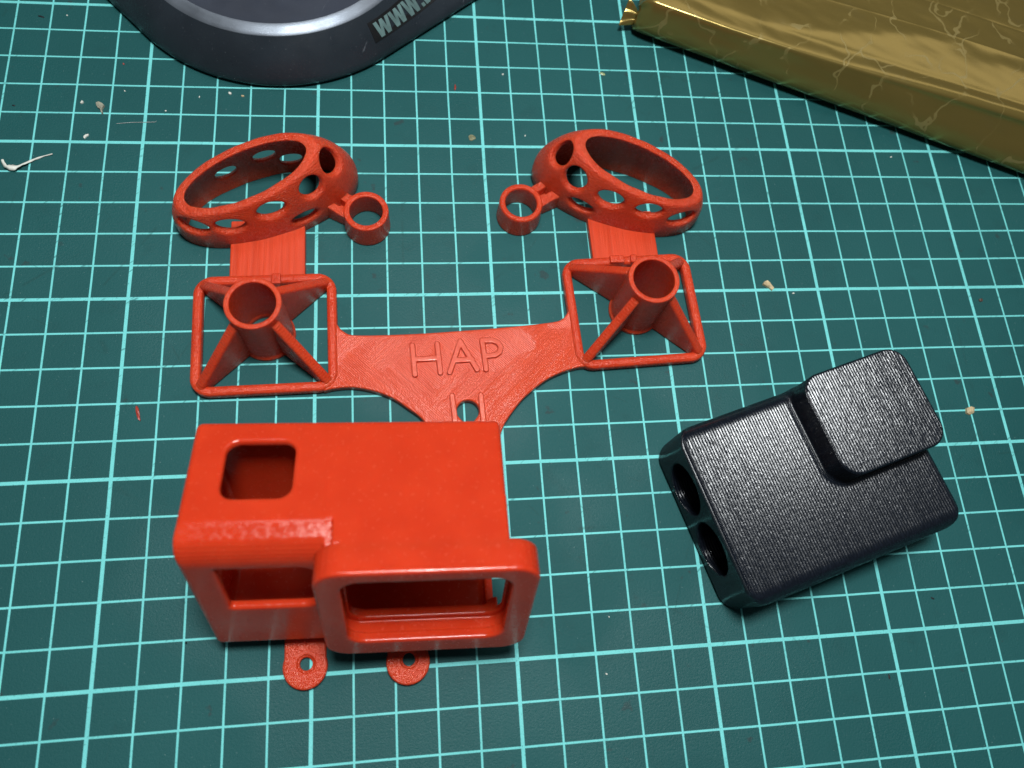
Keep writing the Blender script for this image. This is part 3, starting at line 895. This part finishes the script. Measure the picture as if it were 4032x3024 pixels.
def oval(cx, cy, rx, ry, a=0, n=9, seed=1):
    r_ = random.Random(seed); ca, sa = math.cos(a), math.sin(a)
    return [(cx+(rx*math.cos(t)*ca-ry*math.sin(t)*sa)*r_.uniform(.85, 1.12), cy+(rx*math.cos(t)*sa+ry*math.sin(t)*ca)) for t in [2*math.pi*i/n for i in range(n)]] if False else \
           [(cx+(rx*k*math.cos(t)*ca-ry*k*math.sin(t)*sa), cy+(rx*k*math.cos(t)*sa+ry*k*math.sin(t)*ca)) for t, k in [(2*math.pi*i/n, r_.uniform(.8, 1.15)) for i in range(n)]]

# curled white shaving
cl = spline([at('1', x, y, .12)[:2] for x, y in [(8, 1032), (30, 1072), (68, 1086), (112, 1074), (150, 1052), (200, 1026), (262, 1003), (332, 985)]], 8)
V = []; F = []; n = len(cl)
for i, p in enumerate(cl):
    a = i/(n-1)
    q = cl[min(i+1, n-1)]-cl[max(i-1, 0)]; q = q/np.linalg.norm(q); nn = np.array([-q[1], q[0]])
    w = .085*(math.sin(math.pi*min(1, a*1.02+.08))**.6)*(1+.22*math.sin(a*23)+.12*math.sin(a*57))*(1-.35*a)+.004
    roll = .7*math.sin(a*7.5+.6)
    zc = .07+.05*math.sin(a*5+.4)
    for sgn, off in ((-1, 0), (0, .03), (1, 0)):
        x = p+nn*sgn*w*math.cos(roll)
        V.append((x[0], x[1], max(.004, zc+sgn*w*math.sin(roll)+off)))
for i in range(n-1):
    for k in range(2): F.append((i*3+k, (i+1)*3+k, (i+1)*3+k+1, i*3+k+1))
pc = np.mean(cl, 0)
o = poly('plastic_shaving', V, F, M_white, None, True, (*pc, 0)); o.location = Vector((*pc, 0))*CM
s1 = o.modifiers.new('thick', 'SOLIDIFY'); s1.thickness = .022*CM; s1.offset = -1
tag(o, 'curled cream-white plastic shaving lying alone on the mat', 'shaving')

blob('fluff_tuft', '1', [(622, 668), (640, 660), (664, 668), (678, 684), (668, 698), (662, 712), (668, 734), (658, 736), (652, 710), (634, 700), (624, 684)], .09, M_fluff, 'grey-beige leaf-shaped tuft of fluff with a short stalk', 'fluff', seed=2)
blob('plastic_grain', '1', oval(531, 662, 13, 8, -.4, 9, 3), .06, M_white, 'small white rice-shaped grain near the leaf-shaped fluff', 'grain', seed=3)
blob('plastic_chip', '1', [(542, 880), (556, 870), (576, 868), (572, 880), (558, 888), (548, 900), (541, 893)], .05, M_white, 'angular white plastic chip with a bent end beside a thick grid line', 'chip', seed=4)
blob('plastic_crumb', '1', oval(1491, 604, 10, 8, .2, 8, 5), .05, M_white, 'round white crumb in front of the dark stand base', 'crumb', seed=5)
blob('yellow_crumb', '1', oval(1571, 622, 12, 5, .1, 8, 6), .04, M_cream, 'thin yellowish crumb in front of the dark stand base', 'crumb', seed=6)
blob('red_crumb', '1', oval(801, 414, 8, 6, .3, 7, 7), .04, M_redbit, 'tiny crimson crumb beside the left side of the dark base', 'crumb', seed=7)
blob('red_filament_scrap', '2', [(878, 975), (887, 968), (897, 985), (905, 1015), (907, 1045), (911, 1072), (897, 1064), (887, 1040), (880, 1010)], .06, M_redbit, 'brown-red curled filament scrap above the empty left grid squares', 'scrap', seed=8)
blob('orange_sliver', '8', oval(303, 567, 7, 20, .05, 8, 9), .05, M_redbit, 'thin orange-red sliver between the stand base and the right cage', 'sliver', seed=9)
blob('olive_flake', '8', [(388, 885), (396, 874), (412, 872), (434, 884), (438, 898), (424, 906), (408, 914), (394, 906)], .03, M_olive, 'translucent olive flake between the two oval cages', 'flake', seed=10)
blob('cream_chip', 'S', [(2900+.226*x, 1000+.226*y) for x, y in [(455, 530), (480, 480), (530, 462), (580, 500), (612, 545), (655, 600), (625, 638), (560, 590), (500, 555)]], .10, M_cream, 'tan wedge-shaped chip touching a thick line behind the black dummy', 'chip', seed=11)
blob('cream_block', 'S', [(3803, 1608), (3822, 1600), (3836, 1606), (3835, 1626), (3820, 1634), (3806, 1628)], .10, M_cream, 'tan square-cornered crumb beside the pad of the black dummy', 'crumb', seed=12)
blob('white_flake', 'S', [(2900+.226*x, 1000+.226*y) for x, y in [(963, 690), (985, 672), (1012, 680), (1010, 692), (985, 696)]], .03, M_white, 'small white flake beside the tan wedge-shaped chip', 'flake', seed=13)
blob('glass_bead', '3', oval(1205, 847, 8, 7, 0, 8, 14), .07, M_dark, 'tiny black bead by the left corner of the red case', 'bead', seed=14)
blob('white_speck', '8', oval(612, 482, 6, 6, 0, 7, 15), .03, M_white, 'single white speck right of the orange-red sliver', 'speck', seed=15)
blob('brown_seed', '7', oval(1380, 957, 14, 11, .3, 9, 16), .05, simple('brown_seed', (.09, .045, .03), .5), 'small brown seed below the gold foil packet', 'seed', seed=16)
blob('white_splinter', '5', oval(612, 1049, 9, 5, .6, 7, 17), .04, M_white, 'short white splinter in front of the black dummy', 'splinter', seed=17)
blob('yellow_glitter', '8', oval(1258, 478, 22, 9, .3, 10, 18), .025, simple('yellow_glitter', (.30, .36, .16), .3), 'yellow-green glittering smear between right cage and foil packet', 'flake', seed=18)
# dark ink or plastic slivers scattered on the mat
for k, (c_, x, y, rx, ry, a) in enumerate((('1', 266, 107, 26, 6, .3), ('1', 88, 683, 14, 5, .3), ('6', 1068, 560, 15, 6, .5), ('6', 786, 1068, 6, 18, -.2))):
    blob('dark_sliver', c_, oval(x, y, rx, ry, a, 8, 30+k), .015, M_dark,
         ('long thin black sliver lying beside the dark stand base', 'short black sliver lying behind the curled white shaving',
          'broad black chip on a green square in front of the black dummy', 'narrow ragged black sliver beside a thick line in front of the black dummy')[k],
         'sliver', 'black slivers on the mat', 30+k)
for k, (c_, x, y) in enumerate((('1', 435, 99), ('1', 808, 589), ('1', 1292, 628), ('1', 1074, 718), ('5', 629, 679), ('8', 757, 879), ('7', 797, 30))):
    blob('white_fleck', c_, oval(x, y, 6, 4, k, 7, 50+k), .02, M_white, 'tiny white fleck of dust on the green mat', 'dust fleck', 'white dust flecks', 50+k)
# long pale hair
hp = spline([at('1', x, y, .02)[:2] for x, y in [(755, 800), (800, 796), (860, 792), (930, 791), (985, 790), (1008, 788), (1012, 781)]], 5)
V = []; F = []
for p in hp:
    for k in range(4):
        a = math.pi/2*k; V.append((p[0]+.009*math.cos(a)*.3, p[1]+.009*math.cos(a), .012+.009*math.sin(a)))
for i in range(len(hp)-1):
    for k in range(4): F.append((i*4+k, i*4+(k+1) % 4, (i+1)*4+(k+1) % 4, (i+1)*4+k))
pc = np.mean(hp, 0)
o = poly('hair_strand', V, F, M_hair, None, True, (*pc, 0)); o.location = Vector((*pc, 0))*CM
tag(o, 'fine pale hair lying across a thick grid line', 'hair')
